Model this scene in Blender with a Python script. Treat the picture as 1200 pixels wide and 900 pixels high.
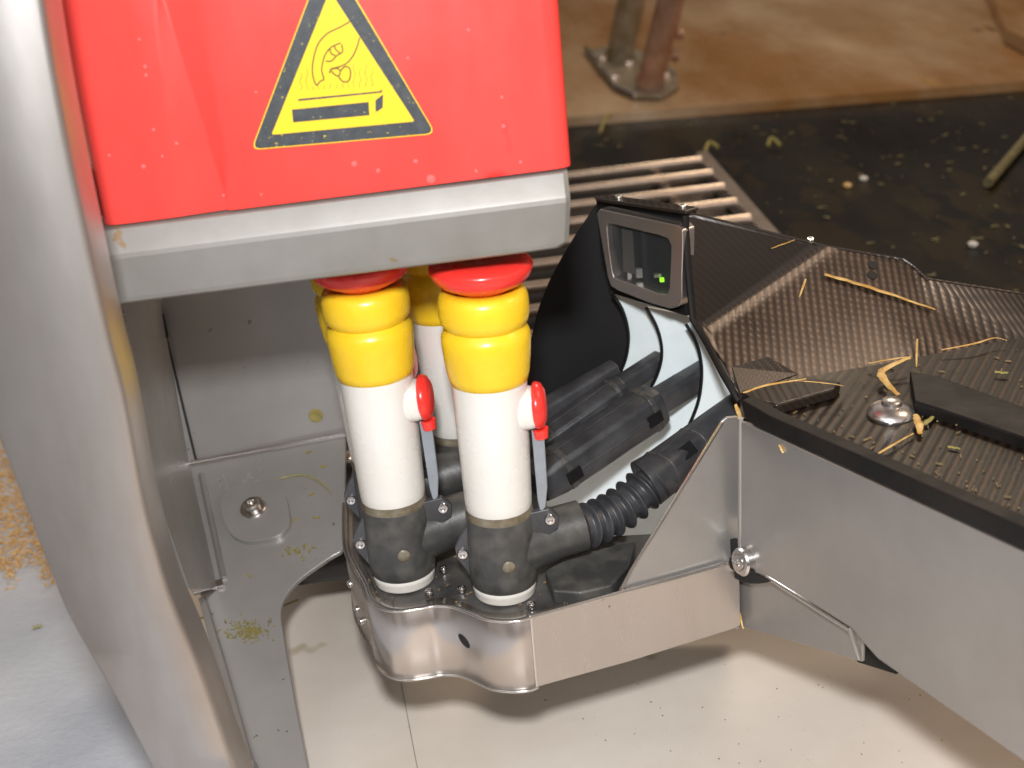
import bpy, bmesh, math, random
from mathutils import Vector as V, Matrix
random.seed(7)
R_ = math.radians
for o in list(bpy.data.objects): bpy.data.objects.remove(o)
COL = bpy.context.scene.collection
# ---------------------------------------------------------------- camera model
F = 1667.0
u = V((-400, 4050, 1667.)).normalized()
fc = V((0, 0, -1)); yy = (fc - fc.dot(u)*u).normalized(); xx = yy.cross(u)
RM = Matrix((xx, yy, u)); CP = V((0, 0, .75))
def ray(px, py): return RM @ V((px-600, 450-py, -F))
def atz(px, py, z):
    d = ray(px, py); return CP + d*((z-CP.z)/d.z)
def aty(px, py, Y):
    d = ray(px, py); return CP + d*((Y-CP.y)/d.y)
def onp(px, py, P, n):
    d = ray(px, py); return CP + d*((P-CP).dot(n)/d.dot(n))
cd = bpy.data.cameras.new('camera'); cam = bpy.data.objects.new('camera', cd); COL.objects.link(cam)
cam.matrix_world = Matrix.Translation(CP) @ RM.to_4x4()
cd.sensor_width = 36; cd.lens = F/1200*36; cd.clip_start = .02; cd.clip_end = 200
cd.dof.use_dof = True; cd.dof.focus_distance = 1.08; cd.dof.aperture_fstop = 7.5
bpy.context.scene.camera = cam
# ---------------------------------------------------------------- materials
def mat(name, col, metal=0., rough=.5, col2=None, nscale=20., ncon=(.35, .65), bump=0., bscale=200., rvar=0.,
        spec=.5, coat=0., stretch=None, emit=None, estr=0., sss=0., specks=None, detail=6., trans=0.):
    m = bpy.data.materials.new(name); m.use_nodes = True
    nt = m.node_tree; N = nt.nodes; L = nt.links; b = N['Principled BSDF']
    b.inputs['Base Color'].default_value = (*col, 1); b.inputs['Metallic'].default_value = metal
    b.inputs['Roughness'].default_value = rough; b.inputs['Specular IOR Level'].default_value = spec
    b.inputs['Coat Weight'].default_value = coat; b.inputs['Coat Roughness'].default_value = .18
    if sss: b.inputs['Subsurface Weight'].default_value = sss; b.inputs['Subsurface Radius'].default_value = (.006, .004, .003); b.inputs['Subsurface Scale'].default_value = 1
    if trans: b.inputs['Transmission Weight'].default_value = trans
    if emit: b.inputs['Emission Color'].default_value = (*emit, 1); b.inputs['Emission Strength'].default_value = estr
    tc = N.new('ShaderNodeTexCoord'); mp = N.new('ShaderNodeMapping'); L.new(tc.outputs['Object'], mp.inputs[0])
    if stretch: mp.inputs['Scale'].default_value = stretch
    src = mp.outputs[0]
    def noise(sc, det=6.):
        n = N.new('ShaderNodeTexNoise'); n.inputs['Scale'].default_value = sc; n.inputs['Detail'].default_value = det
        n.inputs['Roughness'].default_value = .62; L.new(src, n.inputs['Vector']); return n
    def ramp(fac, a, c, lo=0., hi=1.):
        r = N.new('ShaderNodeMapRange'); r.inputs['From Min'].default_value = a; r.inputs['From Max'].default_value = c
        r.inputs['To Min'].default_value = lo; r.inputs['To Max'].default_value = hi; L.new(fac, r.inputs[0]); return r.outputs[0]
    cur = None
    if col2:
        f = ramp(noise(nscale, detail).outputs[0], *ncon)
        mx = N.new('ShaderNodeMix'); mx.data_type = 'RGBA'; L.new(f, mx.inputs[0])
        mx.inputs[6].default_value = (*col, 1); mx.inputs[7].default_value = (*col2, 1); cur = mx.outputs[2]
    for sp in (specks or []):           # (colour, scale, threshold)
        f = ramp(noise(sp[1], 3.).outputs[0], sp[2], sp[2]+.04)
        mx = N.new('ShaderNodeMix'); mx.data_type = 'RGBA'; L.new(f, mx.inputs[0])
        if cur: L.new(cur, mx.inputs[6])
        else: mx.inputs[6].default_value = (*col, 1)
        mx.inputs[7].default_value = (*sp[0], 1); cur = mx.outputs[2]
    if cur: L.new(cur, b.inputs['Base Color'])
    if rvar:
        L.new(ramp(noise(nscale*1.7).outputs[0], .3, .7, max(0.02, rough-rvar), rough+rvar), b.inputs['Roughness'])
    if bump:
        bp = N.new('ShaderNodeBump'); bp.inputs['Strength'].default_value = bump; bp.inputs['Distance'].default_value = .001
        L.new(noise(bscale).outputs[0], bp.inputs['Height']); L.new(bp.outputs[0], b.inputs['Normal'])
    m['_b'] = 1
    return m
def carbon(name, sx, direction='X', rot=(0, 0, 0), base=(.022, .014, .010), hi=(.20, .135, .095), rough=.26):
    m = mat(name, base, metal=.4, rough=rough, spec=.6, coat=.5)
    nt = m.node_tree; N = nt.nodes; L = nt.links; b = N['Principled BSDF']
    tc = N.new('ShaderNodeTexCoord'); mp = N.new('ShaderNodeMapping'); mp.inputs['Rotation'].default_value = rot
    L.new(tc.outputs['Object'], mp.inputs[0])
    def wave(s, d, dist):
        w = N.new('ShaderNodeTexWave'); w.bands_direction = d; w.inputs['Scale'].default_value = s
        w.inputs['Distortion'].default_value = dist; w.inputs['Detail'].default_value = 2; w.inputs['Detail Scale'].default_value = 3.
        L.new(mp.outputs[0], w.inputs[0]); return w.outputs['Fac']
    w1 = wave(sx, direction, .5); w2 = wave(sx*1.9, 'Z', .6)
    n = N.new('ShaderNodeTexNoise'); n.inputs['Scale'].default_value = 22; n.inputs['Detail'].default_value = 5; L.new(tc.outputs['Object'], n.inputs[0])
    mul = N.new('ShaderNodeMath'); mul.operation = 'MULTIPLY_ADD'; L.new(w2, mul.inputs[0]); mul.inputs[1].default_value = .38; mul.inputs[2].default_value = .62
    m2 = N.new('ShaderNodeMath'); m2.operation = 'MULTIPLY'; L.new(w1, m2.inputs[0]); L.new(mul.outputs[0], m2.inputs[1])
    m3 = N.new('ShaderNodeMath'); m3.operation = 'MULTIPLY'; L.new(m2.outputs[0], m3.inputs[0]); L.new(n.outputs[0], m3.inputs[1])
    mx = N.new('ShaderNodeMix'); mx.data_type = 'RGBA'; L.new(m3.outputs[0], mx.inputs[0])
    mx.inputs[6].default_value = (*base, 1); mx.inputs[7].default_value = (*[c*1.05 for c in hi], 1); L.new(mx.outputs[2], b.inputs['Base Color'])
    bp = N.new('ShaderNodeBump'); bp.inputs['Strength'].default_value = .45; bp.inputs['Distance'].default_value = .0008
    L.new(m2.outputs[0], bp.inputs['Height']); L.new(bp.outputs[0], b.inputs['Normal'])
    rr = N.new('ShaderNodeMapRange'); rr.inputs['To Min'].default_value = rough-.1; rr.inputs['To Max'].default_value = rough+.25
    L.new(n.outputs[0], rr.inputs[0]); L.new(rr.outputs[0], b.inputs['Roughness'])
    return m
M = {}
M['steel'] = mat('brushed_steel', (.40, .385, .37), .7, .36, col2=(.32, .305, .29), nscale=4, rvar=.08, bump=.12, bscale=500)
M['steel_post'] = mat('post_steel', (.52, .51, .50), .92, .37, col2=(.30, .245, .205), nscale=5, ncon=(.38, .72), rvar=.05, bump=.04, bscale=220, stretch=(1, 1, .3))
M['steel_wet'] = mat('wet_steel', (.34, .325, .31), .4, .32, col2=(.27, .26, .245), nscale=6, rvar=.06, bump=.06, bscale=160,
                     specks=[((.10, .085, .04), 90, .70)])
M['steel_band'] = mat('band_steel', (.60, .56, .53), .92, .25, col2=(.50, .46, .43), nscale=6, rvar=.05, bump=.05, bscale=700, stretch=(1, 1, .15))
M['steel_bright'] = mat('bright_steel', (.62, .60, .58), 1., .2, bump=.1, bscale=300)
M['bezel'] = mat('bezel_metal', (.66, .62, .60), .95, .26, col2=(.58, .54, .51), nscale=30, bump=.1)
M['platform'] = mat('dirty_platform', (.13, .125, .12), .4, .34, col2=(.05, .048, .045), nscale=26, rvar=.1, bump=.15, specks=[((.16, .11, .04), 80, .70)])
M['skirt'] = mat('skirt_steel', (.26, .25, .235), .4, .45, col2=(.20, .19, .17), nscale=10, bump=.03, bscale=300, specks=[((.22, .15, .08), 40, .70)])
M['red_paint'] = mat('red_paint', (.72, .050, .040), 0, .36, col2=(.70, .044, .036), nscale=6, rvar=.12, spec=.5, coat=.3, stretch=(1, 1, .45), specks=[((.62, .018, .014), 16, .66), ((.55, .01, .01), 60, .78)])
M['yellow'] = mat('yellow_rubber', (.78, .53, .02), 0, .30, spec=.5, sss=.08, col2=(.74, .47, .018), nscale=25, rvar=.12, bump=.15, bscale=120, specks=[((.55, .30, .02), 60, .77)])
M['white'] = mat('white_plastic', (.66, .645, .61), 0, .28, spec=.5, sss=.05, col2=(.60, .57, .51), nscale=5, rvar=.08, bump=.03, specks=[((.50, .45, .34), 45, .76)])
M['red_plastic'] = mat('red_plastic', (.80, .038, .028), 0, .26, spec=.5, sss=.04, col2=(.74, .03, .024), nscale=30, rvar=.05)
M['black_rubber'] = mat('black_rubber', (.028, .028, .028), 0, .42, col2=(.060, .057, .050), nscale=22, rvar=.12, bump=.25, bscale=350, specks=[((.14, .12, .09), 140, .72)])
M['black_base'] = mat('black_scuffed_plastic', (.040, .040, .039), 0, .38, col2=(.095, .09, .08), nscale=38, ncon=(.42, .7), rvar=.12, bump=.2, bscale=300)
M['black_plastic'] = mat('black_plastic', (.020, .021, .024), 0, .40, col2=(.055, .056, .06), nscale=30, rvar=.1, bump=.2, bscale=260, specks=[((.12, .11, .09), 160, .73)])
M['guard'] = mat('guard_plastic', (.004, .004, .0045), 0, .6, spec=.25, col2=(.007, .007, .0075), nscale=14, bump=.15, specks=[((.05, .05, .05), 230, .74)])
M['fin'] = mat('fin_plastic', (.76, .83, .84), 0, .38, sss=.04, col2=(.66, .73, .74), nscale=14)
M['grime'] = mat('grimy_ring', (.19, .165, .12), 0, .35, col2=(.09, .07, .04), nscale=60, rvar=.1)
M['lever'] = mat('lever_metal', (.30, .34, .38), .5, .35, col2=(.25, .27, .3), nscale=40)
M['sticker_y'] = mat('sticker_yellow', (.74, .50, .02), 0, .42, col2=(.70, .46, .018), nscale=30, spec=.4)
M['sticker_k'] = mat('sticker_black', (.035, .04, .045), 0, .42, col2=(.055, .06, .065), nscale=140, specks=[((.45, .36, .04), 420, .66)], spec=.4)
M['sticker_o'] = mat('sticker_faded_line', (.11, .075, .012), 0, .45)
M['dark'] = mat('dark_gap', (.006, .006, .006), 0, .7)
M['glass'] = mat('sensor_glass', (.010, .012, .013), 0, .06, spec=.7)
M['led'] = mat('led_green', (.2, .8, .02), 0, .4, emit=(.45, 1, .02), estr=1.3)
M['cream'] = mat('cream_floor_coating', (.74, .665, .585), 0, .42, col2=(.63, .55, .465), nscale=4, bump=.12, bscale=260, rvar=.07,
                 specks=[((.42, .36, .28), 240, .70), ((.48, .40, .30), 9, .66)])
M['leftfloor'] = mat('white_floor_coating', (.54, .56, .60), 0, .45, col2=(.44, .46, .50), nscale=7, bump=.9, bscale=130)
M['brown'] = mat('wet_brown_floor', (.26, .125, .035), 0, .26, spec=.5, col2=(.44, .32, .20), nscale=2.2, ncon=(.42, .66), rvar=.1, bump=.25, bscale=12, stretch=(1, .28, 1),
                 specks=[((.40, .22, .045), 4, .67), ((.12, .06, .02), 8, .68)])
M['mat'] = mat('wet_black_mat', (.006, .005, .004), 0, .34, spec=.12, col2=(.022, .017, .008), nscale=5, ncon=(.45, .7), rvar=.12, bump=.4, bscale=30, stretch=(1, .35, 1),
               specks=[((.022, .015, .006), 9, .56), ((.16, .13, .06), 48, .76)])
M['pit'] = mat('drain_pit', (.004, .003, .002), 0, .2, bump=.8, bscale=25)
M['bar'] = mat('grate_bar', (.66, .55, .47), .8, .25, col2=(.52, .42, .33), nscale=20)
M['pipe_a'] = mat('grey_pipe', (.36, .31, .25), .5, .35, col2=(.20, .16, .08), nscale=20, bump=.4, bscale=90)
M['pipe_b'] = mat('rusty_pipe', (.42, .25, .17), .4, .35, col2=(.26, .14, .08), nscale=18, bump=.4, bscale=90)
M['straw'] = mat('straw', (.46, .25, .05), 0, .5, col2=(.62, .42, .16), nscale=90, ncon=(.4, .6), bump=.3, specks=[((.14, .07, .02), 260, .66)])
M['straw_g'] = mat('green_straw', (.30, .24, .06), 0, .5, col2=(.20, .19, .05), nscale=120)
M['crumb'] = mat('crumbs', (.17, .15, .03), 0, .6, col2=(.28, .22, .06), nscale=200)
M['chaff'] = mat('chaff_flecks', (.24, .16, .07), 0, .6, col2=(.09, .07, .035), nscale=90)
M['mud'] = mat('mud_fleck', (.09, .07, .02), 0, .6, col2=(.20, .17, .08), nscale=60)
M['grain'] = mat('feed_grain', (.52, .27, .06), 0, .55, col2=(.70, .50, .24), nscale=90)
M['water'] = mat('water_bead', (.9, .9, .9), 0, .03, spec=1.); M['water'].node_tree.nodes['Principled BSDF'].inputs['Alpha'].default_value = .09
M['pane'] = mat('clear_pane', (.05, .06, .06), 0, .03, spec=1.); M['pane'].node_tree.nodes['Principled BSDF'].inputs['Alpha'].default_value = .22
M['carbon_s'] = carbon('striped_carbon', 50, 'X', (0, R_(-14), 0))
M['carbon_f'] = carbon('fine_carbon', 70, 'X', (0, R_(40), 0), hi=(.035, .024, .017), rough=.3)
M['carbon_t'] = carbon('tray_carbon', 40, 'X', (0, 0, R_(30)), base=(.006, .004, .003), hi=(.055, .03, .014), rough=.30)
M['carbon_t'].node_tree.nodes['Principled BSDF'].inputs['Coat Weight'].default_value = .12
M['tray'] = mat('tray_black', (.005, .005, .005), 0, .5, spec=.25, col2=(.012, .010, .009), nscale=20, rvar=.1, bump=.15, bscale=200)
# ---------------------------------------------------------------- object helpers
W = {}
def empty(name, loc, label, cat, group=None, rot=None):
    o = bpy.data.objects.new(name, None); COL.objects.link(o); o.empty_display_size = .02
    mw = Matrix.Translation(V(loc))
    if rot is not None: mw = mw @ rot
    o.matrix_world = mw; W[o] = mw; tag(o, label, cat, group); return o
def tag(o, label=None, cat=None, group=None, kind=None):
    if label: o['label'] = label
    if cat: o['category'] = cat
    if group: o['group'] = group
    if kind: o['kind'] = kind
    return o
def obj(name, bm, m, parent=None, bevel=0., solid=0., smooth=35, local=False, label=None, sub=0, off=-1):
    me = bpy.data.meshes.new(name)
    bmesh.ops.remove_doubles(bm, verts=bm.verts, dist=1e-6)
    if parent is None and not local:
        c = V((0, 0, 0))
        for v in bm.verts: c += v.co
        c /= max(1, len(bm.verts)); base = Matrix.Translation(c)
    elif parent is not None: base = W[parent]
    else: base = Matrix.Identity(4)
    if not local: bmesh.ops.transform(bm, matrix=base.inverted(), verts=bm.verts)
    bm.normal_update(); bm.to_mesh(me); bm.free()
    for p in me.polygons: p.use_smooth = True
    me.set_sharp_from_angle(angle=R_(smooth))
    ml = m if isinstance(m, (list, tuple)) else [m]
    for k in ml: me.materials.append(M[k])
    o = bpy.data.objects.new(name, me); COL.objects.link(o)
    if parent is not None: o.parent = parent; W[o] = W[parent]
    else: o.matrix_world = base; W[o] = base
    if solid:
        s = o.modifiers.new('solid', 'SOLIDIFY'); s.thickness = solid; s.offset = off
    if bevel:
        b = o.modifiers.new('bevel', 'BEVEL'); b.width = bevel; b.segments = 3; b.limit_method = 'ANGLE'; b.angle_limit = R_(28); b.harden_normals = True
    if sub:
        b = o.modifiers.new('sub', 'SUBSURF'); b.levels = sub; b.render_levels = sub
    if label: o['label'] = label
    return o
def NB(): return bmesh.new()
def prism(bm, pts, d):
    """closed polygon pts (3D), extruded along vector d"""
    a = [bm.verts.new(p) for p in pts]; b = [bm.verts.new(V(p)+V(d)) for p in pts]; n = len(a)
    f = bm.faces.new(a); g = bm.faces.new(b[::-1])
    for i in range(n): bm.faces.new((a[i], b[i], b[(i+1) % n], a[(i+1) % n]))
    bmesh.ops.recalc_face_normals(bm, faces=bm.faces)
    big = [x for x in (f, g) if n > 4]
    if big: bmesh.ops.triangulate(bm, faces=big)
    return bm
def sheet(bm, pts):
    f = bm.faces.new([bm.verts.new(p) for p in pts])
    if len(pts) > 4: bmesh.ops.triangulate(bm, faces=[f])
    return bm
def box(bm, c, s, m=None):
    r = bmesh.ops.create_cube(bm, size=1)
    mt = Matrix.Translation(V(c)) @ (m.to_4x4() if m else Matrix.Identity(4)) @ Matrix.Diagonal((*s, 1))
    bmesh.ops.transform(bm, matrix=mt, verts=r['verts']); return bm
def frame(d):
    d = V(d).normalized(); a = V((0, 0, 1)) if abs(d.z) < .9 else V((0, 1, 0))
    x = a.cross(d).normalized(); y = d.cross(x); return x, y, d
def sweep(bm, pts, rads, n=24, cap=True, sq=0., fl=1.):
    """tube through pts with a radius each; sq>0 makes the section squarish"""
    rings = []; x = None
    for i, p in enumerate(pts):
        p = V(p); d = (V(pts[min(i+1, len(pts)-1)]) - V(pts[max(i-1, 0)]))
        if d.length < 1e-9: d = V((0, 0, 1))
        d.normalize()
        if x is None: x, y, _ = frame(d)
        else:
            x = (x - x.dot(d)*d).normalized(); y = d.cross(x)
        ring = []
        for k in range(n):
            a = 2*math.pi*k/n + (math.pi/n if sq else 0); c, s = math.cos(a), math.sin(a)
            q = 1/max(abs(c), abs(s)); q = 1+(min(q, 1.22)-1)*sq
            ring.append(bm.verts.new(p + (x*c+y*s*fl)*rads[i]*q))
        rings.append(ring)
    for a, b in zip(rings, rings[1:]):
        for k in range(n): bm.faces.new((a[k], a[(k+1) % n], b[(k+1) % n], b[k]))
    if cap: bm.faces.new(rings[0][::-1]); bm.faces.new(rings[-1])
    return bm
def lathe(bm, prof, O=(0, 0, 0), ax=(0, 0, 1), n=56):
    """prof: (radius, height) list"""
    O = V(O); x, y, d = frame(ax); rings = []
    for r, h in prof:
        if r < 1e-6: rings.append([bm.verts.new(O+d*h)])
        else: rings.append([bm.verts.new(O+d*h+(x*math.cos(2*math.pi*k/n)+y*math.sin(2*math.pi*k/n))*r) for k in range(n)])
    for a, b in zip(rings, rings[1:]):
        for k in range(n):
            k2 = (k+1) % n
            if len(a) == 1 and len(b) == 1: continue
            if len(a) == 1: bm.faces.new((a[0], b[k2], b[k]))
            elif len(b) == 1: bm.faces.new((a[k], a[k2], b[0]))
            else: bm.faces.new((a[k], a[k2], b[k2], b[k]))
    return bm
def arc(cx, cy, r, a0, a1, n=8, ry=None):
    ry = ry or r
    return [(cx+r*math.cos(R_(a0+(a1-a0)*i/n)), cy+ry*math.sin(R_(a0+(a1-a0)*i/n))) for i in range(n+1)]
def catmull(pts, k=6):
    pts = [V(p) for p in pts]; out = []
    for i in range(len(pts)-1):
        p0 = pts[max(i-1, 0)]; p1 = pts[i]; p2 = pts[i+1]; p3 = pts[min(i+2, len(pts)-1)]
        for j in range(k):
            t = j/k
            out.append(.5*((2*p1)+(p2-p0)*t+(2*p0-5*p1+4*p2-p3)*t*t+(3*p1-p0-3*p2+p3)*t**3))
    return out+[pts[-1]]
def cm2(pts, k=6): return [(p.x, p.y) for p in catmull([(a, b, 0) for a, b in pts], k)]
def screw(name, P, n, r, parent, m='steel_bright'):
    """socket head screw: domed ring with a recessed hexagon"""
    bm = NB(); lathe(bm, [(r, -.001), (r, r*.45), (r*.85, r*.7), (r*.5, r*.72), (r*.45, r*.25), (0, r*.22)], P, n, 20)
    return obj(name, bm, m, parent)
# ================================================================ SETTING
def slab(name, pts, th, m, kind='structure'):
    bm = NB(); prism(bm, pts, (0, 0, -th)); o = obj(name, bm, m); o['kind'] = kind; return o
FZ = .03; fa = atz(228, 930, FZ); fb = atz(110, 590, FZ); fd = (fb-fa)/(fb.y-fa.y); fx = lambda y: fa.x+fd.x*(y-fa.y)
xl = fx(1.35)
slab('floor', [(fx(-.5), -.5, FZ), (3, -.5, FZ), (3, 1.35, FZ), (xl, 1.35, FZ)], .04, 'cream')
slab('ground', [(-6, -.5, FZ-.004), (fx(-.5), -.5, FZ-.004), (xl, 1.35, FZ-.004), (xl, 6.0, FZ-.004), (-6, 6.0, FZ-.004)], .04, 'leftfloor')
zb = .10
b0 = atz(660, 138, zb+.02); b1 = atz(1200, 95, zb+.02); dd = (b1-b0).normalized()
e0 = b0-dd*3; e1 = b1+dd*3
slab('rubber_mat', [(xl+.002, 1.352, zb), (4, 1.352, zb), (e1.x, e1.y+.05, zb), (xl+.002, e0.y+.05, zb)], .12, 'mat')
br = slab('path', [(e0.x, e0.y, zb+.02), (e1.x, e1.y, zb+.02), (8, 14, zb+.02), (-8, 14, zb+.02)], .05, 'brown')
# raised curb at the far right corner
bm = NB(); c0 = atz(1178, 32, zb+.06); c1 = atz(1240, 62, zb+.06); c2 = atz(1260, 20, zb+.06); c3 = atz(1150, -30, zb+.06)
prism(bm, [c0, c1, c2, c3], (0, 0, -.04)); o = obj('kerb', bm, 'brown', bevel=.006)
tag(o, 'low stained block at the far edge of the wet brown floor, top right corner', 'kerb block')
# ---- drain grate
g = empty('drain_grate', atz(740, 260, zb+.03), 'rust tinted steel bar grate lying in the black floor behind the sensor housing', 'grate')
zg = zb+.035
ra = atz(817, 183, zg); rb = atz(880, 258, zg); rd = (rb-ra)
l0 = atz(560, 220, zg)
nb = 13; 
pr = atz(663, 208, zg); pr2 = atz(820, 189, zg); bd = (pr2-pr).normalized()
for i in range(nb):
    t = i*.225
    P = ra.lerp(rb, t*1.0+.08)
    Q = P - bd*.62
    bm = NB(); sweep(bm, [Q, P], [.0085, .0085], 12); obj('bar', bm, 'bar', g)
bm = NB(); A_ = ra-rd*.04; B_ = ra+rd*3.0
prism(bm, [A_+V((0, 0, .004)), B_+V((0, 0, .004)), B_+V((.022, .004, .004)), A_+V((.022, .004, .004))], (0, 0, -.03)); obj('edge_rail', bm, 'bar', g, bevel=.002)
bm = NB(); off = -bd*.50
sweep(bm, [ra-rd*.02+off-V((0, 0, .016)), rb+rd*2.2+off-V((0, 0, .016))], [.008, .008], 10); obj('cross_bar', bm, 'bar', g)
bm = NB(); off = -bd*.08
sweep(bm, [ra-rd*.02+off-V((0, 0, .016)), rb+rd*2.2+off-V((0, 0, .016))], [.008, .008], 10); obj('cross_bar', bm, 'bar', g)
bm = NB(); prism(bm, [A_-V((0, 0, .031)), B_-V((0, 0, .031)), B_-bd*.64-V((0, 0, .031)), A_-bd*.64-V((0, 0, .031))], (0, 0, -.003)); obj('drain_pan', bm, 'pit', g)
# ---- pipes with foot plate
zp = zb+.021
pf = empty('pipe_stanchion', atz(742, 85, zp), 'pair of grimy rusted pipes bolted upright on a shared foot plate on the brown floor', 'pipe stand')
bm = NB(); prism(bm, [atz(*p, zp+.012) for p in [(686, 58), (702, 80), (722, 101), (745, 111), (775, 111), (795, 100), (792, 82), (762, 62), (725, 52)]], (0, 0, -.011)); obj('foot_plate', bm, 'pipe_a', pf, bevel=.003)
bm = NB(); sweep(bm, [atz(*p, zp+.010) for p in [(686, 57), (703, 80), (722, 102), (745, 112)]], [.006]*4, 8); obj('plate_edge', bm, 'steel_bright', pf)
def ppipe(nm, p0, p1, r, m):
    a = atz(*p0, zp+.01); b = aty(*p1, a.y-.05); d = (b-a); bm = NB(); sweep(bm, [a, a+d*1.6], [r, r], 28)
    o = obj(nm, bm, m, pf); bm = NB(); sweep(bm, [a+d*.02, a+d*.14], [r*1.13, r*1.13], 28); obj('pipe_collar', bm, m, o); return o
ppipe('pipe', (726, 68), (740, 0), .034, 'pipe_a'); p2 = ppipe('pipe', (760, 102), (786, 0), .029, 'pipe_b')
for p in [(788, 40), (783, 66)]:
    a = aty(*p, 3.3); bm = NB(); sweep(bm, [a-V((.04, 0, 0)), a+V((.025, 0, 0))], [.009, .009], 10); sweep(bm, [a+V((.01, 0, 0)), a+V((.022, 0, 0))], [.016, .016], 6); obj('clamp_bolt', bm, 'pipe_b', pf)
for p in [(720, 92), (779, 90), (737, 76), (706, 70)]:
    screw('foot_bolt', atz(*p, zp+.013), (0, 0, 1), .014, pf, 'bar')
# thin rod lying on the mat, far right
bm = NB(); sweep(bm, [atz(1158, 214, zb+.012), atz(1200, 165, zb+.012), atz(1235, 125, zb+.012)], [.008, .008, .008], 10)
tag(obj('metal_rod', bm, 'mud'), 'thin dull rod lying on the black mat at the right edge', 'rod')
# ================================================================ RED HOUSING
YB = .885
rh = empty('red_housing', (-.1, YB, .48), 'red painted machine housing with steel skirt and hot surface warning sticker', 'machine housing')
def xz(px, py): p = aty(px, py, YB); return p.x, p.z
zt = .95
bl = aty(117, 266, YB); brr = aty(670, 196, YB)
cols = []
def line_x(p, q, z):       # world x on plane YB of a pixel line at height z
    a = aty(*p, YB); b = aty(*q, YB); return a.x+(b.x-a.x)*(z-a.z)/(b.z-a.z)
NZ = 14; rows = []
for j in range(NZ+1):
    z = None; t = j/NZ; row = []
    zlow = bl.z; z_ = zlow + (zt-zlow)*t
    xa = line_x((182, 0), (212, 244), z_); xm = line_x((190, 0), (262, 230), z_); xb = line_x((233, 0), (270, 236), z_)
    x0 = bl.x; x1 = brr.x
    prof = [(x0+.004, .22), (x0+.001, .03), (x0, .012), (x0+.0015, .006), (x0+.005, .002), (x0+.011, 0.0005), (x0+.018, 0), (xa-.003, 0), (xa+.001, .0006), (xm-.001, .0036), (xm+.0015, .0036), (xb-.002, .0004), (xb+.003, 0),
            (x0+.14, 0), (x1-.05, 0), (x1-.012, 0), (x1-.005, .001), (x1-.001, .004), (x1, .009), (x1, .22)]
    for x, d in prof:
        tt = (x-x0)/(x1-x0); zz = z_ + (brr.z-bl.z)*tt*(1-t)
        row.append((x, YB+d, zz))
    rows.append(row)
bm = NB(); vs = [[bm.verts.new(p) for p in r] for r in rows]
for a, b in zip(vs, vs[1:]):
    for k in range(len(a)-1): bm.faces.new((a[k], a[k+1], b[k+1], b[k]))
bm.faces.new(vs[-1][::-1]) ; cover = obj('cover_panel', bm, 'red_paint', rh, smooth=50)
# steel skirt under the cover
def skirt_prof(x, z):   # cross-section at x, with top edge height z
    return [(x, YB+.004, z-.0005), (x, YB-.0025, z-.0005), (x, YB-.0035, z-.0012), (x, YB-.0105, z-.0125), (x, YB-.0118, z-.0150), (x, YB-.0122, z-.0180), (x, YB-.0100, z-.0445), (x, YB-.009, z-.0475), (x, YB-.0065, z-.0492), (x, YB+.006, z-.0498), (x, YB+.21, z-.0498), (x, YB+.21, z-.0005)]
bm = NB(); secs = []
xs = [(bl.x-.006, .001), (bl.x+.0, 0), (bl.x+.05, 0), (brr.x-.03, 0), (brr.x-.006, 0), (brr.x-.003, .001)]
for i, (x, ins) in enumerate(xs):
    z = bl.z + (brr.z-bl.z)*(x-bl.x)/(brr.x-bl.x) - .001
    s = skirt_prof(x, z)
    if i in (4, 5): s = [(px_-(.008 if (z-pz) > .046 else .003 if z-pz > .04 else 0), py_, pz) for px_, py_, pz in s]
    if i in (0, 5): s = [(px_, py_+.002*(py_ < YB+.1), pz) for px_, py_, pz in s]
    secs.append([bm.verts.new(p) for p in s])
for a, b in zip(secs, secs[1:]):
    n = len(a)
    for k in range(n): bm.faces.new((a[k], b[k], b[(k+1) % n], a[(k+1) % n]))
bm.faces.new(secs[0]); bm.faces.new(secs[-1][::-1]); bmesh.ops.recalc_face_normals(bm, faces=bm.faces)
obj('steel_skirt', bm, 'skirt', rh, smooth=11)
bm = NB(); prism(bm, [(bl.x-.0065, YB+.001, bl.z+.002), (bl.x-.0065, YB+.001, bl.z+.034), (bl.x-.0065, YB+.15, bl.z+.034), (bl.x-.0065, YB+.15, bl.z+.002)], (.0045, 0, 0)); obj('side_flange', bm, 'skirt', rh, bevel=.001)
# warning sticker -------------------------------------------------
YS = YB-.0004
def stk(pts, yo): return [aty(x, y, YS-yo) for x, y in pts]
def rtri(P, r):
    out = []
    for i in range(3):
        p = V((*P[i], 0)); a = V((*P[i-1], 0)); b = V((*P[(i+1) % 3], 0))
        s = p+(a-p).normalized()*r; e = p+(b-p).normalized()*r
        for k in range(7):
            t = k/6; q = s*(1-t)**2+p*2*t*(1-t)+e*t*t; out.append((q.x, q.y))
    return out
bm = NB(); prism(bm, stk(rtri([(294, 176), (511, 157), (383, -60)], 12), 0), (0, .0003, 0)); st = obj('warning_sticker', bm, 'sticker_y', rh)
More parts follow.
